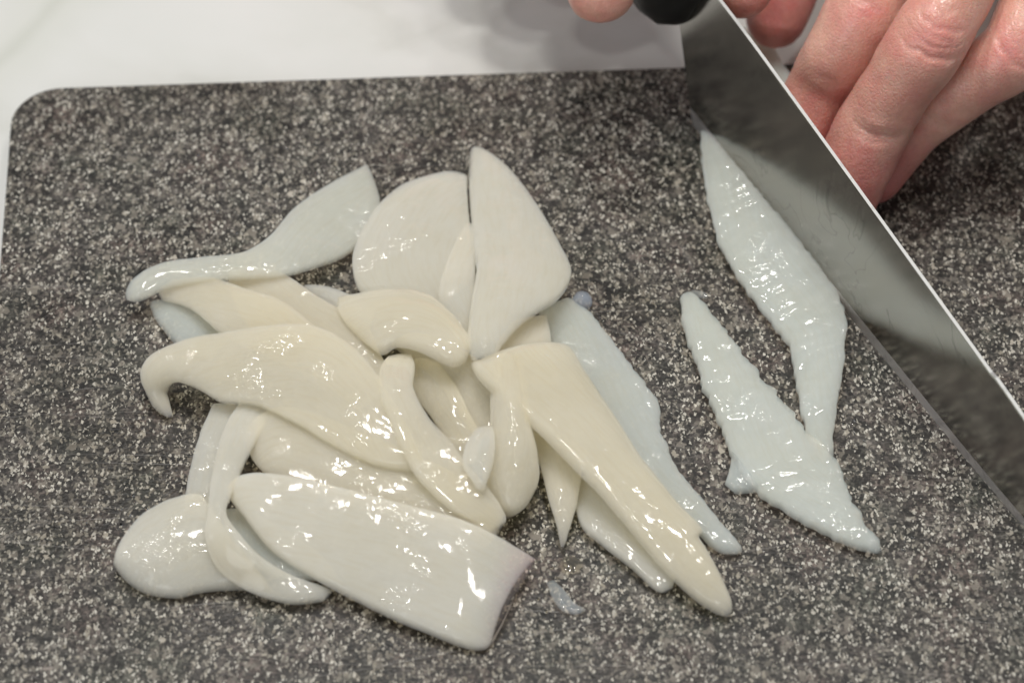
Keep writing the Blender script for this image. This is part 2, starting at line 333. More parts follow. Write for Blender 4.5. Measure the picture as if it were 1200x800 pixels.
# ------------------------------------------------------------------ ribbons of squid
def cr(p, i, t):
    a = p[max(i-1, 0)]; b = p[i]; c_ = p[i+1]; d = p[min(i+2, len(p)-1)]
    return 0.5*((2*b) + (c_-a)*t + (2*a-5*b+4*c_-d)*t*t + (3*b-a-3*c_+d)*t*t*t)
def ribbon_geo(st, thick=3.4, bulge=0.6, ruffle=0.10, bump=0.26, seed=0, skew=0.0, sq=4.6, ribs=0.0, endr=0.10, nu=None, thinw=1.0, pinkend=False, endcurve=0.0, endthin=False):
    """st: stations (left x, y, height, right x, y, height); a slab of flesh of that thickness follows them"""
    Ls = [at(s[0], s[1], s[2]) for s in st]; Rs = [at(s[3], s[4], s[5]) for s in st]
    mids = [(a+b)/2 for a, b in zip(Ls, Rs)]
    total = sum((mids[i+1]-mids[i]).length for i in range(len(mids)-1))
    thick = thick*0.86
    nu = nu or max(50, int(total/0.00075))
    cum = [0]
    for i in range(len(mids)-1): cum.append(cum[-1]+max((mids[i+1]-mids[i]).length, 1e-4))
    rows = []
    for k in range(nu+1):
        # denser rows near both ends
        u = k/nu; u = 0.5-0.5*math.cos(math.pi*u)*0.35 + (u-0.5)*0.65 if False else u
        s = u*cum[-1]; i = 0
        while i < len(cum)-2 and s > cum[i+1]: i += 1
        t = (s-cum[i])/(cum[i+1]-cum[i])
        rows.append((cr(Ls, i, t), cr(Rs, i, t), s))
    NT = 15; NC = 4
    def section(wd, tt, sl):
        # rounded corners of a fixed size on a flat slab; sl slants the cut walls
        r = min(tt*0.30, wd*0.45); pts = []
        def arc(cx, ch, a0):
            for k in range(NC):
                a_ = a0+k/(NC)*math.pi/2
                pts.append((cx+r*math.cos(a_), ch+r*math.sin(a_)))
        hh = tt/2
        arc(wd-r, -hh+r, -math.pi/2); arc(wd-r, hh-r, 0)
        for k in range(NT): pts.append((wd-r-(wd-2*r)*k/(NT-1), hh))
        arc(r, hh-r, math.pi/2)
        arc(r, -hh+r, math.pi)
        for k in range(5): pts.append((r+(wd-2*r)*k/5, -hh))
        out = []
        for x, h in pts:
            f = (hh-h)/max(tt, 1e-6)
            x2 = x + f*((sl[1]) if x > wd/2 else (-sl[0]))
            out.append((x2/max(wd, 1e-6), h/max(hh, 1e-6)))
        return out
    MS = 4*NC+NT+5
    rs = random.Random(seed*17+3); slant = (rs.uniform(-0.0002, 0.0008), rs.uniform(0.0, 0.0011))
    flow = []
    V = []; thin = []; pink = []
    so = Vector((seed*1.37, seed*2.11, seed*0.7))
    Lt = cum[-1]; prevN = None
    # average orientation towards the camera
    for k, (L, R, s) in enumerate(rows):
        a = rows[max(k-2, 0)]; b_ = rows[min(k+2, nu)]
        du = ((b_[0]+b_[1])-(a[0]+a[1])); dv = R-L
        n = du.cross(dv)
        if n.length < 1e-12: n = prevN or Vector((0,0,1))
        n.normalize()
        if prevN is None:
            if n.dot((CP-L)) < 0: n = -n
        elif n.dot(prevN) < 0: n = -n
        prevN = n
        wd = dv.length
        e = min(s, Lt-s)/(endr*min(Lt, 0.05))
        te = math.sqrt(max(0.0, 1-(1-min(e, 1))**2))
        te = 0.12+0.88*te
        tt = min(thick*MM, 0.75*wd+0.0004)*te
        dn = dv.normalized() if wd > 1e-9 else Vector((1,0,0))
        rl = noise.noise(Vector((s*240, seed*3.1, 0)))*0.6+noise.noise(Vector((s*650, seed*5.1, 1)))*0.4
        rr_ = noise.noise(Vector((s*240, seed*4.7, 9)))*0.6+noise.noise(Vector((s*650, seed*2.3, 7)))*0.4
        if endthin: tt *= min(1.0, 0.4+0.6*(Lt-s)/0.012)
        kk = min(1, wd/0.004)
        for (v, h) in section(wd, tt, (slant[0]*kk, slant[1]*kk)):
            flow.append((s, v*wd, seed*0.1))
            vv = v + skew*(v*(1-v))
            S = L.lerp(R, v) + n*(bulge*MM*max(0.0, 1-(2*vv-1)**2)*min(1, wd/0.008))
            S = S + dn*((max(0, 1-v*3.2)**1.5)*rl+(max(0, 1-(1-v)*3.2)**1.5)*rr_)*ruffle*MM*2
            if endcurve:
                S = S + (b_[0]-a[0]+b_[1]-a[1]).normalized()*(-4*v*(1-v)*endcurve*MM*max(0, 1-(Lt-s)/0.014)**2)
            q = S*1.0
            nz = noise.noise(q*95+so)*0.9 + noise.noise(q*200+so)*0.32
            rb = math.sin(s*1500+noise.noise(q*120+so)*5)*ribs
            P = S + n*(h*tt/2 + nz*bump*MM*(0.6+0.4*te) + rb*MM*0.5*max(h, 0))
            if P.z < 0.0003: P.z = 0.0003 - min(0, 0)*0
            V.append(P)
            ed = max(0, abs(2*v-1)-0.45)/0.55
            ee = 1-min(min(s, Lt-s)/0.012, 1)
            thin.append(min(1, (0.4*ed*ed+0.75*ee)*thinw))
            pe = max(0, 1-(Lt-s)/0.0075)**1.5 if pinkend else 0
            pink.append(pe*(0.35+0.65*(1-v)) if pinkend else 0)
    F = []
    for k in range(nu):
        for j in range(MS):
            j2 = (j+1) % MS
            F.append((k*MS+j, k*MS+j2, (k+1)*MS+j2, (k+1)*MS+j))
    # rounded caps: one shrunken ring and a fan
    for k, sg in ((0, -1), (nu, 1)):
        L, R, s = rows[k]; other = rows[1] if k == 0 else rows[nu-1]
        d = ((L+R)-(other[0]+other[1])); d.normalize()
        base = k*MS; cpt = sum((V[base+j] for j in range(MS)), Vector())/MS
        i0 = len(V)
        for j in range(MS):
            flow.append(flow[base+j]); V.append(cpt+(V[base+j]-cpt)*0.62+d*0.00035); thin.append(thin[base]); pink.append(pink[base])
        flow.append(flow[base]); V.append(cpt+d*0.00045); thin.append(thin[base]); pink.append(pink[base])
        for j in range(MS):
            j2 = (j+1) % MS
            F.append((base+j, base+j2, i0+j2, i0+j)); F.append((i0+j, i0+j2, i0+MS))
    return V, F, thin, pink, flow
def squid(label, stations, material, cat='squid strip', name='squid_strip', group='cut squid pieces', extra=None, **kw):
    V, F, thin, pink, flow = ribbon_geo(stations, **kw)
    if extra:
        for st2, kw2 in extra:
            V2, F2, t2, p2, f2 = ribbon_geo(st2, **kw2); off = len(V)
            V += V2; F += [tuple(i+off for i in f) for f in F2]; thin += t2; pink += p2; flow += f2
    cen = sum(V, Vector())/len(V); cen.z = min(v.z for v in V)
    o = link(name, [v-cen for v in V], F, material); o.location = cen
    a = o.data.attributes.new('thin', 'FLOAT', 'POINT'); a.data.foreach_set('value', thin)
    a = o.data.attributes.new('flow', 'FLOAT_VECTOR', 'POINT'); a.data.foreach_set('vector', [c_ for f_ in flow for c_ in f_])
    if max(pink) > 0:
        a = o.data.attributes.new('pink', 'FLOAT', 'POINT'); a.data.foreach_set('value', pink)
    tag(o, label, cat, group)
    return o

CREAM = (0.85,0.765,0.575); CREAM2 = (0.86,0.78,0.62); PALE = (0.82,0.79,0.65); BLUE = (0.60,0.66,0.68); BLU2 = (0.66,0.70,0.66)
M_cream = squid_material('squid_flesh_cream', CREAM, (0.72,0.71,0.62), 1.0, 0.38, seed=1)
M_cream2 = squid_material('squid_flesh_cream_wet', CREAM2, (0.70,0.71,0.64), 1.2, 0.38, seed=2)
M_pale = squid_material('squid_flesh_pale', PALE, (0.66,0.69,0.66), 1.0, 0.42, seed=3, dens=720, scol=(0.88,0.93,1.0), absn=(0.1,10.5,50.0))
M_pink = squid_material('squid_flesh_pale_pink_rim', PALE, (0.72,0.74,0.76), 1.0, 0.36, seed=4, pink=True, dens=1050, scol=(0.88,0.93,1.0), absn=(0.1,13.0,62.0))
M_blue = squid_material('squid_flesh_bluish', (0.64,0.69,0.66), (0.56,0.63,0.68), 1.1, 0.48, seed=5, dens=620, scol=(0.83,0.94,1.0), absn=(6,5,22))
M_right = squid_material('squid_flesh_grey_green', (0.64,0.665,0.605), (0.56,0.615,0.60), 1.5, 0.34, seed=6, ridge=0.30, dens=620, scol=(0.82,0.95,1.0), absn=(5,4.5,22))
M_film = squid_material('squid_film', (0.55,0.62,0.67), (0.50,0.57,0.63), 1.2, 0.8, seed=7, dens=420, scol=(0.78,0.9,1.0), absn=(4,4,6))

S = squid
# --- lowest layer
S('blue-white squid tip poking out below the long upper left strip, lying on the board',
  [(177,354,2,176,359,2),(205,355,2,190,380,2),(240,372,2,213,404,2),(275,390,2,250,420,2)], M_blue, thick=2.6, seed=11)
S('bluish ragged-edged squid strip along the right side of the pile',
  [(632,366,2.5,662,350,2.5),(636,385,3,688,364,2.5),(650,410,3,715,398,2.5),(670,450,3,745,440,2.5),(690,490,3,772,475,2.5),(715,530,3,775,512,2.5),(750,570,2.5,800,560,2.5),(790,605,2.5,835,600,2.5),(820,625,2,858,628,2),(835,640,2,868,642,2),(852,649,1.8,865,648,1.8)],
  M_blue, thick=3.4, ruffle=0.55, bump=0.45, seed=12)
S('pale squid strip poking out from under the big strip at the lower right',
  [(670,555,2.5,720,570,2.5),(678,610,2.5,745,610,2.5),(705,637,2.5,765,640,2.5),(740,665,2.3,785,665,2.3),(765,688,2,790,678,2),(776,694,1.8,788,688,1.8)], M_pale, thick=3.4, seed=13)
S('small bluish squid piece in the gap beside the pink-rimmed piece',
  [(262,598,2.6,292,600,3),(268,630,3,335,622,4.5),(292,655,3,375,650,4),(322,678,2.6,400,682,3)], M_blue, thick=2.8, seed=14)
S('pale scrap of squid between the upper left strip and the rounded top piece',
  [(356,335,3,362,343,3),(385,338,4,385,358,4),(412,348,5,405,372,5),(440,365,6,430,400,6)], M_pale, thick=2.6, seed=15)
S('shaded outer strip leaning behind the curled strip at the left side of the pile',
  [(250,474,5,282,476,5),(235,510,6,265,515,6.5),(225,545,6,255,550,7),(219,578,5.5,246,585,6.5),(216,600,4,245,610,5)], M_pale, thick=2.6, seed=16)
S('pointed lobe of squid at the far lower left corner of the pile',
  [(133,661,2.6,135,665,2.4),(143,636,4,150,680,2.3),(154,618,5,172,691,2.2),(170,602,6,205,696,2.2),(200,586,7,240,689,2.4),(233,580,8,275,687,2.6),(252,600,8,300,690,2.6),(270,635,6,320,692,2.4)],
  M_pale, thick=3.4, bulge=2.6, seed=17, bump=0.2)
# --- middle layer
S('broad cream squid strip fanning right below the upper left strip, behind its neighbour',
  [(300,316,3.5,268,318,3.5),(333,324,5,270,340,4.5),(375,351,7,290,380,5.5),(408,370,8,330,420,7),(432,386,9,360,440,8),(447,420,9,390,460,8),(470,450,8,420,480,7)], M_cream, thick=3.2, seed=21)
S('cream squid strip lying directly above the hooked strip',
  [(186,339,4,190,352,3.5),(210,329,6,212,357,5),(247,327,7.5,232,368,6),(292,341,9.5,262,393,8),(330,354,10,300,410,9),(365,380,11,340,430,9),(405,415,11,380,450,10),(435,460,10,420,480,9)], M_cream, thick=3.2, seed=22)
S('long upper left squid strip with slim left end and broad bluish right tip',
  [(147,344,6,149,352,5),(160,326,8,163,351,7),(190,310,9.5,195,337,8),(235,303,10,240,329,9),(285,297,10,292,325,9),(315,279,9,335,321,8),(345,245,7,375,310,6),(385,218,5,412,293,4),(418,201,3.2,440,256,3),(430,194,2.6,445,233,2.4)],
  squid_material('squid_flesh_bluish_cream', (0.76,0.755,0.65), (0.64,0.70,0.75), 1.1, 0.45, seed=8, dens=650, scol=(0.86,0.94,1.0), absn=(2,5,36)), thick=3.0, seed=23, bump=0.35, thinw=1.3)
S('rounded pale squid piece at the top of the pile, left of the tall pointed one',
  [(508,213,3,548,209,3),(472,221,5,547,222,5),(446,240,6.5,548,243,6),(428,265,7.5,551,272,7),(415,293,8,554,298,7.5),(413,315,8,552,325,8),(420,338,8,530,345,8),(440,358,7.5,518,365,8)],
  M_pale, thick=3.6, bulge=1.6, seed=24, bump=0.25)
S('narrow squid tongue hanging down between the rounded top piece and the tall pointed piece',
  [(547,262,7.5,553,262,7.5),(533,288,8.8,556,290,9),(518,325,10,557,322,10),(514,352,11,556,350,11),(527,380,11,553,380,11),(540,408,10.5,552,410,10.5)], M_pale, thick=3.0, bulge=0.8, seed=25)
S('cream squid strip between the hooked strip and the pink-rimmed piece',
  [(287,512,6,292,526,5),(302,490,8,303,548,5),(332,478,9,330,565,6),(376,488,9.5,370,580,6.5),(425,508,9.5,420,595,7),(480,530,9.5,470,612,7),(525,552,9,520,625,7),(565,582,7.5,560,640,6),(590,606,6,580,632,5)],
  M_cream, thick=3.4, bulge=1.4, seed=26, bump=0.22)
S('inner wall of the squid curl in the middle of the pile, in warm shade',
  [(460,402,4.5,478,392,5),(478,418,5,512,396,7),(498,434,5.5,562,422,10),(518,454,5,584,440,10),(538,485,4.5,592,465,8.5),(558,514,4,596,508,6)], M_cream, thick=3.0, seed=27)
S('glistening squid strip lying inside the curl at the middle of the pile',
  [(488,420,7,512,424,8),(482,440,5.5,532,450,7.5),(488,465,4.6,546,480,7),(508,492,4.2,560,508,6),(524,520,4,557,528,5),(538,546,3.6,553,542,4)], M_cream2, thick=3.0, bump=0.6, bulge=0.9, seed=28)
S('short squid strip between the tall pointed piece and the bluish right strip',
  [(600,380,7,640,372,5),(585,400,9,645,400,8),(580,425,10,650,425,9),(590,450,10,655,450,9)], M_cream2, thick=3.0, bump=0.45, seed=29)
S('slim pointed squid strip hanging straight down onto the board',
  [(618,490,7,690,530,6.5),(622,515,7,682,540,6.5),(632,545,6,681,562,6),(642,585,5,676,590,5),(652,617,3.5,669,615,3.5),(657,641,2,661,641,2)], M_cream, thick=3.4, bulge=1.2, seed=30)
S('thick squid curl with a round foot left of the slim pointed strip',
  [(573,424,13,615,430,12),(577,455,14.5,620,470,13.5),(577,485,15,623,502,13.5),(576,520,14,630,535,11.5),(568,558,10.5,631,562,8.5),(576,588,6.5,619,590,5.5),(589,605,3.8,603,604,3.8)],
  M_cream2, thick=3.6, bulge=3.4, seed=31, bump=0.3)
# --- top layer
S('folded cream squid piece with a dark hollow under its front edge, above the curl',
  [(398,348,7,425,398,8),(420,347,9,443,412,12),(450,343,10,465,402,15),(480,343,11,490,406,16),(505,351,11.5,515,418,16),(525,372,12,532,425,15),(541,402,11,546,423,13)],
  M_cream, thick=3.4, bulge=2.6, seed=32, bump=0.35)
S('tall pointed squid piece standing at the top right of the pile, narrowing downward',
  [(553,174,2.6,558,175,2.6),(552,190,4,588,194,4),(552,215,6,611,218,5.5),(554,250,8,635,252,7.5),(557,288,10.5,656,289,9),(561,314,13,669,322,10),(556,345,15.5,652,350,12),(552,375,16.5,618,372,14),(550,400,16.5,594,397,15.5),(556,422,15,580,420,15)],
  M_pale, thick=3.6, bulge=1.6, seed=33, bump=0.2)
S('large squid strip on the left whose end hooks down to the board',
  [(198,489,1.8,203,487,1.8),(180,474,2.6,198,470,2.6),(167,446,5,196,458,4.5),(174,420,9,207,448,7.5),(215,400,12,232,456,9),(265,391,14,260,470,10),(320,383,15,300,474,11),(370,384,15.5,345,494,12),(410,405,15.5,385,518,12),(442,440,15,430,540,12),(472,490,14,465,549,12),(497,540,12.5,490,552,12)],
  M_cream, thick=3.4, bulge=1.6, seed=34, bump=0.28)
S('squid strip arching over mid-pile and running down to the lower right',
  [(455,420,10,482,417,10),(446,434,14,486,433,13),(447,460,16.5,485,458,16),(457,488,17,502,490,16.5),(472,523,16,527,517,15.5),(492,560,14,550,548,14),(528,594,11.5,576,577,11.5),(558,614,8,592,602,9),(574,624,7,593,612,8)],
  M_cream2, thick=3.0, bulge=0.5, seed=35, bump=0.4)
S('small pale squid flap standing at the foot of the curl, covered in glints',
  [(557,506,15,579,502,15),(545,525,16.5,580,522,17),(543,548,16,577,545,17),(555,565,15,571,563,16),(562,575,13,568,574,13)], M_pale, thick=2.8, bulge=0.9, bump=0.5, seed=36)
S('big squid strip running from mid-pile to the far lower right point',
  [(552,427,13,650,408,12.3),(562,441,15.5,669,412,12.2),(586,464,16.6,679,428,11.8),(604,478,17,688,444,11),(634,506,16,709,476,10),(672,545,13.5,738,522,8.5),(709,583,11,769,563,7.5),(738,617,9,797,596,6.8),(767,652,7,821,622,6),(781,667,6,817,632,5.6),(797,684,5,831,654,5),(822,705,3.5,846,682,3.8),(843,718,2.5,856,706,2.5),(853,722,2,857,718,2)],
  M_cream2, thick=4.0, bulge=2.0, skew=-0.5, seed=37, bump=0.4)
S('curled squid strip sweeping down in front of the pointed lobe',
  [(283,470,6.5,322,482,6.5),(264,500,9,303,510,9),(252,540,10.5,285,545,10.5),(246,570,11.5,273,575,11),(244,597,11.5,265,601,11.5),(241,628,9.5,283,628,10.5),(254,663,5.5,308,654,8.5),(288,691,3,340,673,5),(338,706,2.4,370,685,3),(380,703,2.2,389,692,2.2)],
  M_pale, thick=3.0, bulge=0.8, seed=38, bump=0.2)
S('large squid piece at the pile bottom with a pink rim on its right end',
  [(266,572,9,268,582,8),(285,557,10.5,285,602,8),(320,556,11.5,318,641,7),(370,565,11.5,372,676,5.5),(430,580,11.5,430,706,4),(480,593,11,475,727,3.2),(530,606,10.5,515,743,2.6),(575,625,8.5,548,755,2.0),(604,641,6.8,567,757,1.8),(627,655,5.0,577,751,1.5)],
  M_pink, thick=3.2, bulge=1.3, seed=39, bump=0.25, pinkend=True, endr=0.05, endcurve=1.9, endthin=True)
# --- freshly cut strips beside the knife
S('long squid strip against the knife blade, mirrored in the steel',
  [(821,150,2,829,149,2),(822,185,2.4,848,175,4),(828,230,2.6,878,213,5),(842,285,2.6,915,255,5.2),(870,335,2.6,950,300,5),(905,380,2.6,978,340,4),(925,410,2.6,992,375,3),(933,450,2.5,990,420,2.5),(940,490,2.5,982,465,2.5),(950,520,2.2,978,500,2.2),(966,545,1.8,976,535,1.8)],
  M_right, thick=4.0, ruffle=0.6, ribs=0.25, bump=0.6, seed=41, bulge=0.6)
S('separate squid strip between pile and knife, small nub on its left edge',
  [(800,345,2.2,808,342,2.2),(797,368,2.6,828,361,2.6),(808,405,2.8,850,387,2.8),(822,445,2.8,880,430,2.8),(840,490,2.8,918,474,2.8),(857,533,2.8,953,514,2.8),(872,563,2.8,979,543,2.8),(905,588,2.8,990,570,2.8),(950,615,2.6,1003,598,2.6),(990,634,2.4,1018,622,2.4),(1018,646,2,1032,637,2),(1029,648,1.8,1034,643,1.8)],
  M_right, thick=4.2, ruffle=0.8, ribs=0.15, bump=0.6, seed=42, bulge=0.7,
  extra=[([(858,530,2.2,890,572,2.2),(855,552,2,870,574,2),(850,567,1.8,859,575,1.8)], dict(thick=2.6, ruffle=0.1, seed=43))])
S('uncut squid held under the left hand behind the knife',
  [(858,28,4,905,52,4),(862,70,4,917,78,4),(880,120,4,940,110,4),(905,170,4,955,160,4),(925,205,3,965,195,3)], M_blue, thick=4.5, seed=44, cat='squid')
# --- scraps and drops
S('thin translucent squid scrap lying on the board below the pile',
  [(641,682,1,649,680,1),(647,700,1.1,662,693,1.1),(658,714,1,672,706,1),(676,720,0.8,686,714,0.8)], M_film, cat='squid scrap', name='squid_scrap', thick=1.5, seed=51, bump=0.15)
S('wisp of clear film at the top of the separate right strip',
  [(808,343,0.8,812,340,0.8),(818,348,0.7,822,342,0.7),(828,350,0.5,830,346,0.5)], M_film, cat='squid scrap', name='squid_scrap', thick=1.0, seed=52, bump=0.1)
def drop(label, px, py, rx, ry, h, material, seed):
    c0 = at(px, py, 0); V = []; F = []; A, B = 32, 12
    for j in range(B):
        t = j/B*math.pi/2*1.25; rr = math.cos(max(t-math.pi/8, -1)); z = h*(math.sin(t-math.pi/8)+math.sin(math.pi/8))/(1+math.sin(math.pi/8))
        for i in range(A):
            a = 2*math.pi*i/A; k = 1+0.12*noise.noise(Vector((math.cos(a)*1.3, math.sin(a)*1.3, seed)))
            V.append(Vector((rx*rr*k*math.cos(a), ry*rr*k*math.sin(a), 0.2+z))*MM)
    V.append(Vector((0, 0, 0.2+h))*MM); V.append(Vector((0,0,0.15))*MM)
    for j in range(B-1):
        for i in range(A): F.append((j*A+i, j*A+(i+1) % A, (j+1)*A+(i+1) % A, (j+1)*A+i))
    for i in range(A):
        F.append(((B-1)*A+i, (B-1)*A+(i+1) % A, len(V)-2)); F.append((i, (i+1) % A, len(V)-1))
    o = link('squid_scrap', V, F, material); o.location = c0
    a = o.data.attributes.new('thin', 'FLOAT', 'POINT'); a.data.foreach_set('value', [1.0 if seed == 2 else 0.3]*len(V))
    tag(o, label, 'squid scrap', 'cut squid pieces')
drop('round bluish bead of squid jelly at the top of the bluish right strip', 682, 357, 2.6, 2.6, 3.6,
     squid_material('squid_jelly', (0.34,0.38,0.48), (0.34,0.38,0.50), 1.0, 0.6, seed=9, dens=300, scol=(0.6,0.75,1.0), absn=(30,25,10)), 1)
drop('flat clear drop on the board just below the slim pointed strip', 669, 663, 2.8, 2.8, 0.9,
     squid_material('clear_drop', (0.25,0.25,0.24), (0.25,0.25,0.24), 0.8, 0.85, seed=10, dens=70), 2)

md_, ntd, bd = mat('water'); bd.inputs['Transmission Weight'].default_value = 1.0; bd.inputs['Roughness'].default_value = 0.02; bd.inputs['IOR'].default_value = 1.33
V = []; F = []; rd_ = random.Random(5)
spots = [(1030,640,26),(985,500,22),(870,590,20),(820,400,22),(690,360,16),(850,700,26),(640,690,34),(400,720,40),(140,600,22),(960,400,20),(760,470,26),(300,230,60),(900,640,60)]
for sx, sy, sr in spots:
    for k in range(16):
        q = at(sx+rd_.gauss(0, sr), sy+rd_.gauss(0, sr*0.7), 0); r = rd_.uniform(0.12, 0.5)*MM; i0 = len(V)
        for j, (cr_, hh_) in enumerate(((1, 0.0), (0.92, 0.3), (0.6, 0.55))):
            for i in range(8): V.append(q+Vector((math.cos(i*math.pi/4)*r*cr_, math.sin(i*math.pi/4)*r*cr_, 0.00002+hh_*r)))
        V.append(q+Vector((0, 0, 0.62*r)))
        for j in range(2):
            for i in range(8): F.append((i0+j*8+i, i0+j*8+(i+1) % 8, i0+j*8+8+(i+1) % 8, i0+j*8+8+i))
        for i in range(8): F.append((i0+16+i, i0+16+(i+1) % 8, i0+24))
        F.append(tuple(i0+7-i for i in range(8)))
wd_ = link('moisture_droplets', V, F, md_); tag(wd_, 'tiny clear moisture droplets scattered on the cutting board around the squid', 'droplets', kind='stuff')

# ------------------------------------------------------------------ knife
M_steel = steel_material('brushed_steel', 0.17, (0.42,0.41,0.39)); M_spine = steel_material('ground_spine_steel', 0.5, (0.62,0.62,0.61)); M_bevel = steel_material('honed_edge_steel', 0.5, (0.78,0.76,0.77))
E0 = at(813, 150, 0.6); E1 = at(1200, 623, 0.6)
ax = (E1-E0).normalized()
LEAN = math.radians(4)
side = Vector((ax.y, -ax.x, 0)).normalized()
if side.dot(Vector((-1,-0.3,0))) < 0: side = -side          # towards the cut strips
upb = (Vector((0,0,1))*math.cos(LEAN) - side*math.sin(LEAN)).normalized()
nb = ax.cross(upb).normalized()
if nb.dot(side) < 0: nb = -nb
def onblade(px, py):
    d = ray(px, py); t = (E0-CP).dot(nb)/d.dot(nb); P = CP+d*t-E0
    return P.dot(ax), P.dot(upb)
hb = onblade(812, 149); ht = onblade(798, 33)
s1 = onblade(846, 0); s2 = onblade(1000, 212); s3 = onblade(1190, 475)
print('blade coords mm', [tuple(round(v*1000,1) for v in q) for q in (hb, ht, s1, s2, s3, onblade(990,378), onblade(1100,503), onblade(1200,623))])
slope = (s3[1]-s1[1])/(s3[0]-s1[0])
def spine_b(a): 
    b0 = s1[1]+slope*(a-s1[0])
    return b0
LEN = 0.225
def edge_b(a):
    return 0.0006 + 0.010*max(0, (a-0.12)/(LEN-0.12))**2.2*1.3
knife = empty('chef_knife', E0)
def P3(a, b, c): return E0+ax*a+upb*b+nb*c
def blade_mesh():
    V = []; F = []; nA = 110; TH = 0.0005     # half thickness at the spine
    rows = [0.0, 0.05, 0.10, 0.13, 0.3, 0.6, 0.9, 0.985, 1.0]
    for i in range(nA+1):
        t = i/nA
        a = hb[0]+(LEN-hb[0])*t
        eb = edge_b(a); sb = spine_b(a)
        if a > 0.13:
            k = (a-0.13)/(LEN-0.13); sb = sb*(1-k**2.2)+eb*k**2.2+0.0005
        H = max(sb-eb, 0.0006)
        tip = min(1.0, H/0.03)
        for side_ in (1, -1):
            for r in rows:
                b = eb+H*r
                # heel edge slants and curves forward a little
                al = a + (ht[0]-hb[0])*(r*H/max(ht[1]-hb[1],1e-4))*(1-t)**30
                if r < 0.12: wd = 0.00003+TH*0.62*r/0.1
                elif r > 0.98: wd = TH*0.86 if r == 1.0 else TH
                else: wd = TH*(0.64+0.36*(r-0.1)/0.9)
                V.append(P3(al, b, side_*wd*tip))
    n = len(rows); W = 2*n
    mats = []
    for i in range(nA):
        for s_ in (0, 1):
            for j in range(n-1):
                p = i*W+s_*n+j
                F.append((p, p+1, p+1+W, p+W)); mats.append(0 if rows[j+1] > 0.12 else 1)
        p = i*W
        F.append((p+n-1, p+2*n-1, p+2*n-1+W, p+n-1+W)); mats.append(2)
        F.append((p, p+n, p+n+W, p+W)); mats.append(1)
    for i in (0, nA):
        for j in range(n-1):
            p = i*W+j; F.append((p, p+1, p+1+n, p+n)); mats.append(0)
    return V, F, mats
V, F, mats = blade_mesh()
me = bpy.data.meshes.new('blade'); me.from_pydata([tuple(v-E0) for v in V], [], F); me.update()
for m_ in (M_steel, M_bevel, M_spine): me.materials.append(m_)
me.polygons.foreach_set('material_index', mats)
bm = bmesh.new(); bm.from_mesh(me); bmesh.ops.recalc_face_normals(bm, faces=bm.faces); bm.to_mesh(me); bm.free()
blade = bpy.data.objects.new('blade', me); scene.collection.objects.link(blade); blade.parent = knife
# handle: black, lofted along the blade's axis behind the heel
mh, nth, bh = mat('black_handle'); bh.inputs['Base Color'].default_value = (0.006,0.006,0.006,1); bh.inputs['Roughness'].default_value = 0.3; bh.inputs['Specular IOR Level'].default_value = 0.3
def loft(secs, seg=28):
    V = []; F = []
    for (a, b, hw, hh, p) in secs:
        for j in range(seg):
            th = 2*math.pi*j/seg; c_, s_ = math.cos(th), math.sin(th)
            V.append(P3(a+0.0035+0.45*hh*math.copysign(abs(s_)**(2/p), s_), b+hh*math.copysign(abs(s_)**(2/p), s_), hw*math.copysign(abs(c_)**(2/p), c_))-E0)
    n = len(secs)
    for i in range(n-1):
        for j in range(seg): F.append((i*seg+j, i*seg+(j+1) % seg, (i+1)*seg+(j+1) % seg, (i+1)*seg+j))
    F.append(tuple(range(seg))); F.append(tuple((n-1)*seg+j for j in range(seg)))
    return V, F
hb0 = ht[1]; top0 = spine_b(ht[0])
cb = (hb0+top0)/2; hh0 = (top0-hb0)/2
print('heel', hb, ht, 'spine at heel', top0)
secs = [(ht[0]+0.0030, cb+0.001, 0.0016, hh0*0.75, 3.0), (ht[0]+0.0022, cb+0.001, 0.0050, hh0*0.90, 3.0), (ht[0]-0.001, cb, 0.0082, hh0*0.99, 3.2), (ht[0]-0.007, cb, 0.010, hh0*1.04, 3.0)]
for k in range(1, 14):
    t = k/13; a = ht[0]-0.006-0.118*t
    secs.append((a, cb-0.002*t+0.003*math.sin(t*6), 0.0105+0.001*math.sin(t*7), hh0*(1.04-0.10*math.sin(t*math.pi*0.9)), 2.6))
secs.append((ht[0]-0.127, cb-0.002, 0.007, hh0*0.6, 2.4))
V, F = loft(secs); link('handle', V, F, mh, knife)
tag(knife, 'wide steel chef knife with a black handle cutting down beside the squid strip', 'knife')

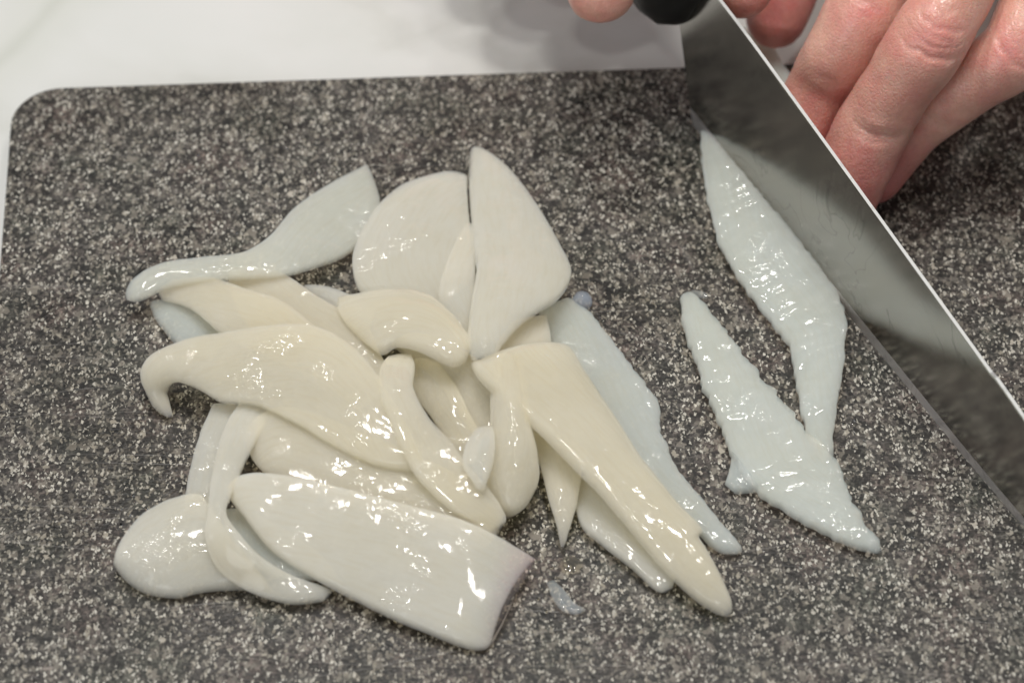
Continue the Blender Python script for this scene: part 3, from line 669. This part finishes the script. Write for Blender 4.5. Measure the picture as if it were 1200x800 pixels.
# ------------------------------------------------------------------ hands
M_skin = skin_material()
mn, ntn, bn = mat('fingernail'); bn.inputs['Base Color'].default_value = (0.66,0.42,0.36,1); bn.inputs['Roughness'].default_value = 0.25; bn.inputs['Subsurface Weight'].default_value = 0.3; bn.inputs['Subsurface Scale'].default_value = 0.002
def hand(label, chains, palm, creases, reds, voxel=0.0007, nails=()):
    """chains: lists of (point, radius); swept into tubes, fused into one skin by remeshing"""
    V = []; F = []
    def sphere_tube(pts):
        # smooth resample
        P = [p for p, r in pts]; Rr = [r for p, r in pts]
        dense = []
        for i in range(len(P)-1):
            n = max(4, int((P[i+1]-P[i]).length/0.0018))
            for k in range(n):
                t = k/n
                a, b_, c_, d = Rr[max(i-1,0)], Rr[i], Rr[i+1], Rr[min(i+2,len(P)-1)]
                r = 0.5*((2*b_)+(c_-a)*t+(2*a-5*b_+4*c_-d)*t*t+(3*b_-a-3*c_+d)*t**3)
                dense.append((cr(P, i, t), r))
        dense.append((P[-1], Rr[-1]))
        # hemispherical ends
        def cap(p, r, d):
            return [(p+d*r*math.sin(x), r*math.cos(x)) for x in (0.35, 0.7, 1.0, 1.25, 1.45)]
        d0 = (dense[0][0]-dense[2][0]).normalized(); d1 = (dense[-1][0]-dense[-3][0]).normalized()
        full = list(reversed(cap(dense[0][0], dense[0][1], d0)))+dense+cap(dense[-1][0], dense[-1][1], d1)
        seg = 28; base = len(V); x = None
        for i, (p, r) in enumerate(full):
            dd = (full[min(i+1, len(full)-1)][0]-full[max(i-1, 0)][0]).normalized()
            if x is None: x = dd.orthogonal().normalized()
            x = (x-dd*x.dot(dd)).normalized(); y = dd.cross(x)
            for j in range(seg):
                a = 2*math.pi*j/seg; V.append(p+(x*math.cos(a)+y*math.sin(a))*r)
        for i in range(len(full)-1):
            for j in range(seg): F.append((base+i*seg+j, base+i*seg+(j+1) % seg, base+(i+1)*seg+(j+1) % seg, base+(i+1)*seg+j))
        F.append(tuple(base+j for j in range(seg))); F.append(tuple(base+(len(full)-1)*seg+j for j in range(seg)))
    for ch in chains+palm: sphere_tube(ch)
    o = link('person_raw', V, F, None)
    md = o.modifiers.new('r', 'REMESH'); md.mode = 'VOXEL'; md.voxel_size = voxel
    sm = o.modifiers.new('s', 'SMOOTH'); sm.factor = 0.5; sm.iterations = 2
    dg = bpy.context.evaluated_depsgraph_get(); ev = o.evaluated_get(dg)
    me = bpy.data.meshes.new_from_object(ev); bpy.data.objects.remove(o)
    me.update()
    nv = len(me.vertices)
    nor = [v.normal.copy() for v in me.vertices]
    red = [0.0]*nv
    for i, v in enumerate(me.vertices):
        p = v.co.copy(); d = 0.0; rd = 0.0
        for (c_, axd, rad, depth, wv) in creases:
            q = p-c_
            if q.length_squared > (rad*1.6)**2: continue
            s = q.dot(axd); fall = math.exp(-(q.length/rad)**4)
            s += noise.noise(p*300)*0.0009
            for off, amp in wv:
                d -= depth*amp*math.exp(-((s-off)/0.0007)**2)*fall
        for (c_, rad, amt) in reds:
            q = (p-c_).length
            if q < rad*2: rd += amt*math.exp(-(q/rad)**2)
        d += noise.noise(p*70)*0.0005+noise.noise(p*130)*0.0003+noise.noise(p*200)*0.00012
        v.co = p+nor[i]*d; red[i] = min(rd, 1.0)
    cen = sum((v.co for v in me.vertices), Vector())/nv; cen.z = min(v.co.z for v in me.vertices)
    for v in me.vertices: v.co -= cen
    me.polygons.foreach_set('use_smooth', [True]*len(me.polygons)); me.materials.append(M_skin)
    a = me.attributes.new('red', 'FLOAT', 'POINT'); a.data.foreach_set('value', red)
    ob = bpy.data.objects.new('person', me); scene.collection.objects.link(ob); ob.location = cen
    tag(ob, label, 'person')
    return ob
def ch(*pts): return [(at(x, y, z), r*MM) for x, y, z, r in pts]
# left hand: curled fingers holding the squid behind the blade
idx = ch((924,178,9,8.0),(939,150,15,8.6),(961,102,24,8.4),(984,62,34,8.9),(1012,16,42,10.0),(1030,-30,47,9.6),(1062,-150,60,10.0))
mid = ch((986,238,9,8.6),(998,206,15,9.3),(1021,154,25,9.3),(1050,104,37,9.1),(1088,46,49,10.1),(1118,-5,54,9.2),(1172,-140,64,10.5))
rin = ch((1026,208,8.0,6.6),(1044,182,12,7.1),(1078,142,20,7.6),(1126,104,31,8.2),(1188,62,41,8.8),(1210,10,47,8.7),(1272,-110,60,10.2))
pin = ch((1240,80,11,6.4),(1262,55,20,6.9),(1300,10,34,7.4),(1352,-75,52,9.0))
thu = ch((909,22,15,8.0),(915,-5,19,9.0),(930,-60,26,9.6),(955,-110,31,9.6),(1005,-190,36,11.5),(1120,-330,44,15))
palmL = [ch((1062,-150,58,11),(1120,-300,56,15),(1200,-430,56,20)), ch((1172,-140,61,11.5),(1190,-280,60,17),(1230,-430,58,22)),
         ch((1272,-110,57,11),(1270,-280,56,16),(1270,-430,56,20)), ch((1352,-75,49,10),(1330,-260,50,14),(1290,-430,52,18)),
         ch((1120,-330,44,15),(1190,-430,52,20)),
         ch((1235,-430,56,25),(1270,-560,64,25),(1330,-800,90,30),(1400,-1150,130,36))]
def crease(px, py, z, qx, qy, qz, rad, depth, wv):
    return (at(px, py, z), (at(px, py, z)-at(qx, qy, qz)).normalized(), rad*MM, depth*MM, [(o*MM, a_) for o, a_ in wv])
PIPW = [(-4.2, 0.9), (-2.8, 0.5), (-1.4, 0.7), (0.1, 0.5), (1.6, 0.7), (3.0, 0.5), (4.4, 0.9)]
DIPW = [(-1.6, 0.5), (-0.2, 1.0), (1.3, 0.5)]
crL = [crease(1008,12,54, 982,62,36, 8.0, 1.15, PIPW), crease(1098,42,56, 1062,106,37, 8.2, 1.15, PIPW), crease(1188,56,50, 1135,108,32, 8, 0.8, PIPW),
       crease(958,112,32, 938,150,15, 6.0, 0.7, DIPW), crease(1028,158,31, 1004,206,15, 6.5, 1.0, DIPW), crease(1088,150,27, 1056,185,13, 6, 0.6, DIPW)]
rdL = [(at(1010,14,52), 0.008, 0.75), (at(1094,46,58), 0.008, 0.75), (at(1188,62,50), 0.009, 0.6), (at(922,178,9), 0.017, 0.7), (at(990,238,9), 0.020, 0.7), (at(1030,208,9), 0.014, 0.5), (at(909,22,15), 0.020, 0.85)]
left = hand('left hand with bent fingers steadying the squid behind the knife blade', [idx, mid, rin, pin, thu], palmL, crL, rdL)
# right hand round the handle
HA = lambda a, b, c: (E0+ax*a*MM+upb*b*MM+nb*c*MM)
hbm = cb/MM; a0 = ht[0]/MM
def rc(pts): return [(p, r*MM) for p, r in pts]
rid = ch((703,-14,46,9.0),(705,-45,50,9.4),(712,-100,60,9.4))+[(HA(a0-34, hbm+22, 10), 9.4*MM), (HA(a0-52, hbm+30, -4), 10.5*MM)]
def wrapf(a, r):
    return rc([(HA(a+6, hbm-12, 6), r*0.85), (HA(a+4, hbm-9, 16), r), (HA(a, hbm+4, 20), r), (HA(a-6, hbm+20, 14), r*1.05), (HA(a-22, hbm+28, -4), r*1.2)])
rth = [(HA(-5, hbm+3, -12), 8.4*MM), (HA(-18, hbm+8, -14), 9.2*MM), (HA(a0-24, hbm+10, -17), 9.8*MM), (HA(a0-45, hbm+16, -22), 11.5*MM), (HA(a0-75, hbm+18, -22), 15*MM)]
ch_r = [rid, wrapf(a0-52, 8.8), wrapf(a0-72, 8.6), wrapf(a0-91, 7.6), rth]
palmR = [rc([(HA(a0-52, hbm+30, -4), 11), (HA(a0-85, hbm+28, -12), 17), (HA(a0-115, hbm+30, -16), 20)]),
         rc([(HA(a0-74, hbm+28, -4), 11), (HA(a0-100, hbm+28, -8), 17), (HA(a0-120, hbm+30, -14), 20)]),
         rc([(HA(a0-110, hbm+24, -6), 12), (HA(a0-130, hbm+32, -14), 22), (HA(a0-175, hbm+48, -20), 25), (HA(a0-290, hbm+90, -30), 34)]),
         rc([(HA(a0-75, hbm+18, -22), 15), (HA(a0-120, hbm+30, -18), 20)])]
right = hand('right hand on the black knife handle, one fingertip hanging beside it', ch_r, palmR, [], [(at(703,-14,46), 0.012, 0.25), (HA(1, hbm+5, -12), 0.014, 0.5)], voxel=0.0011)
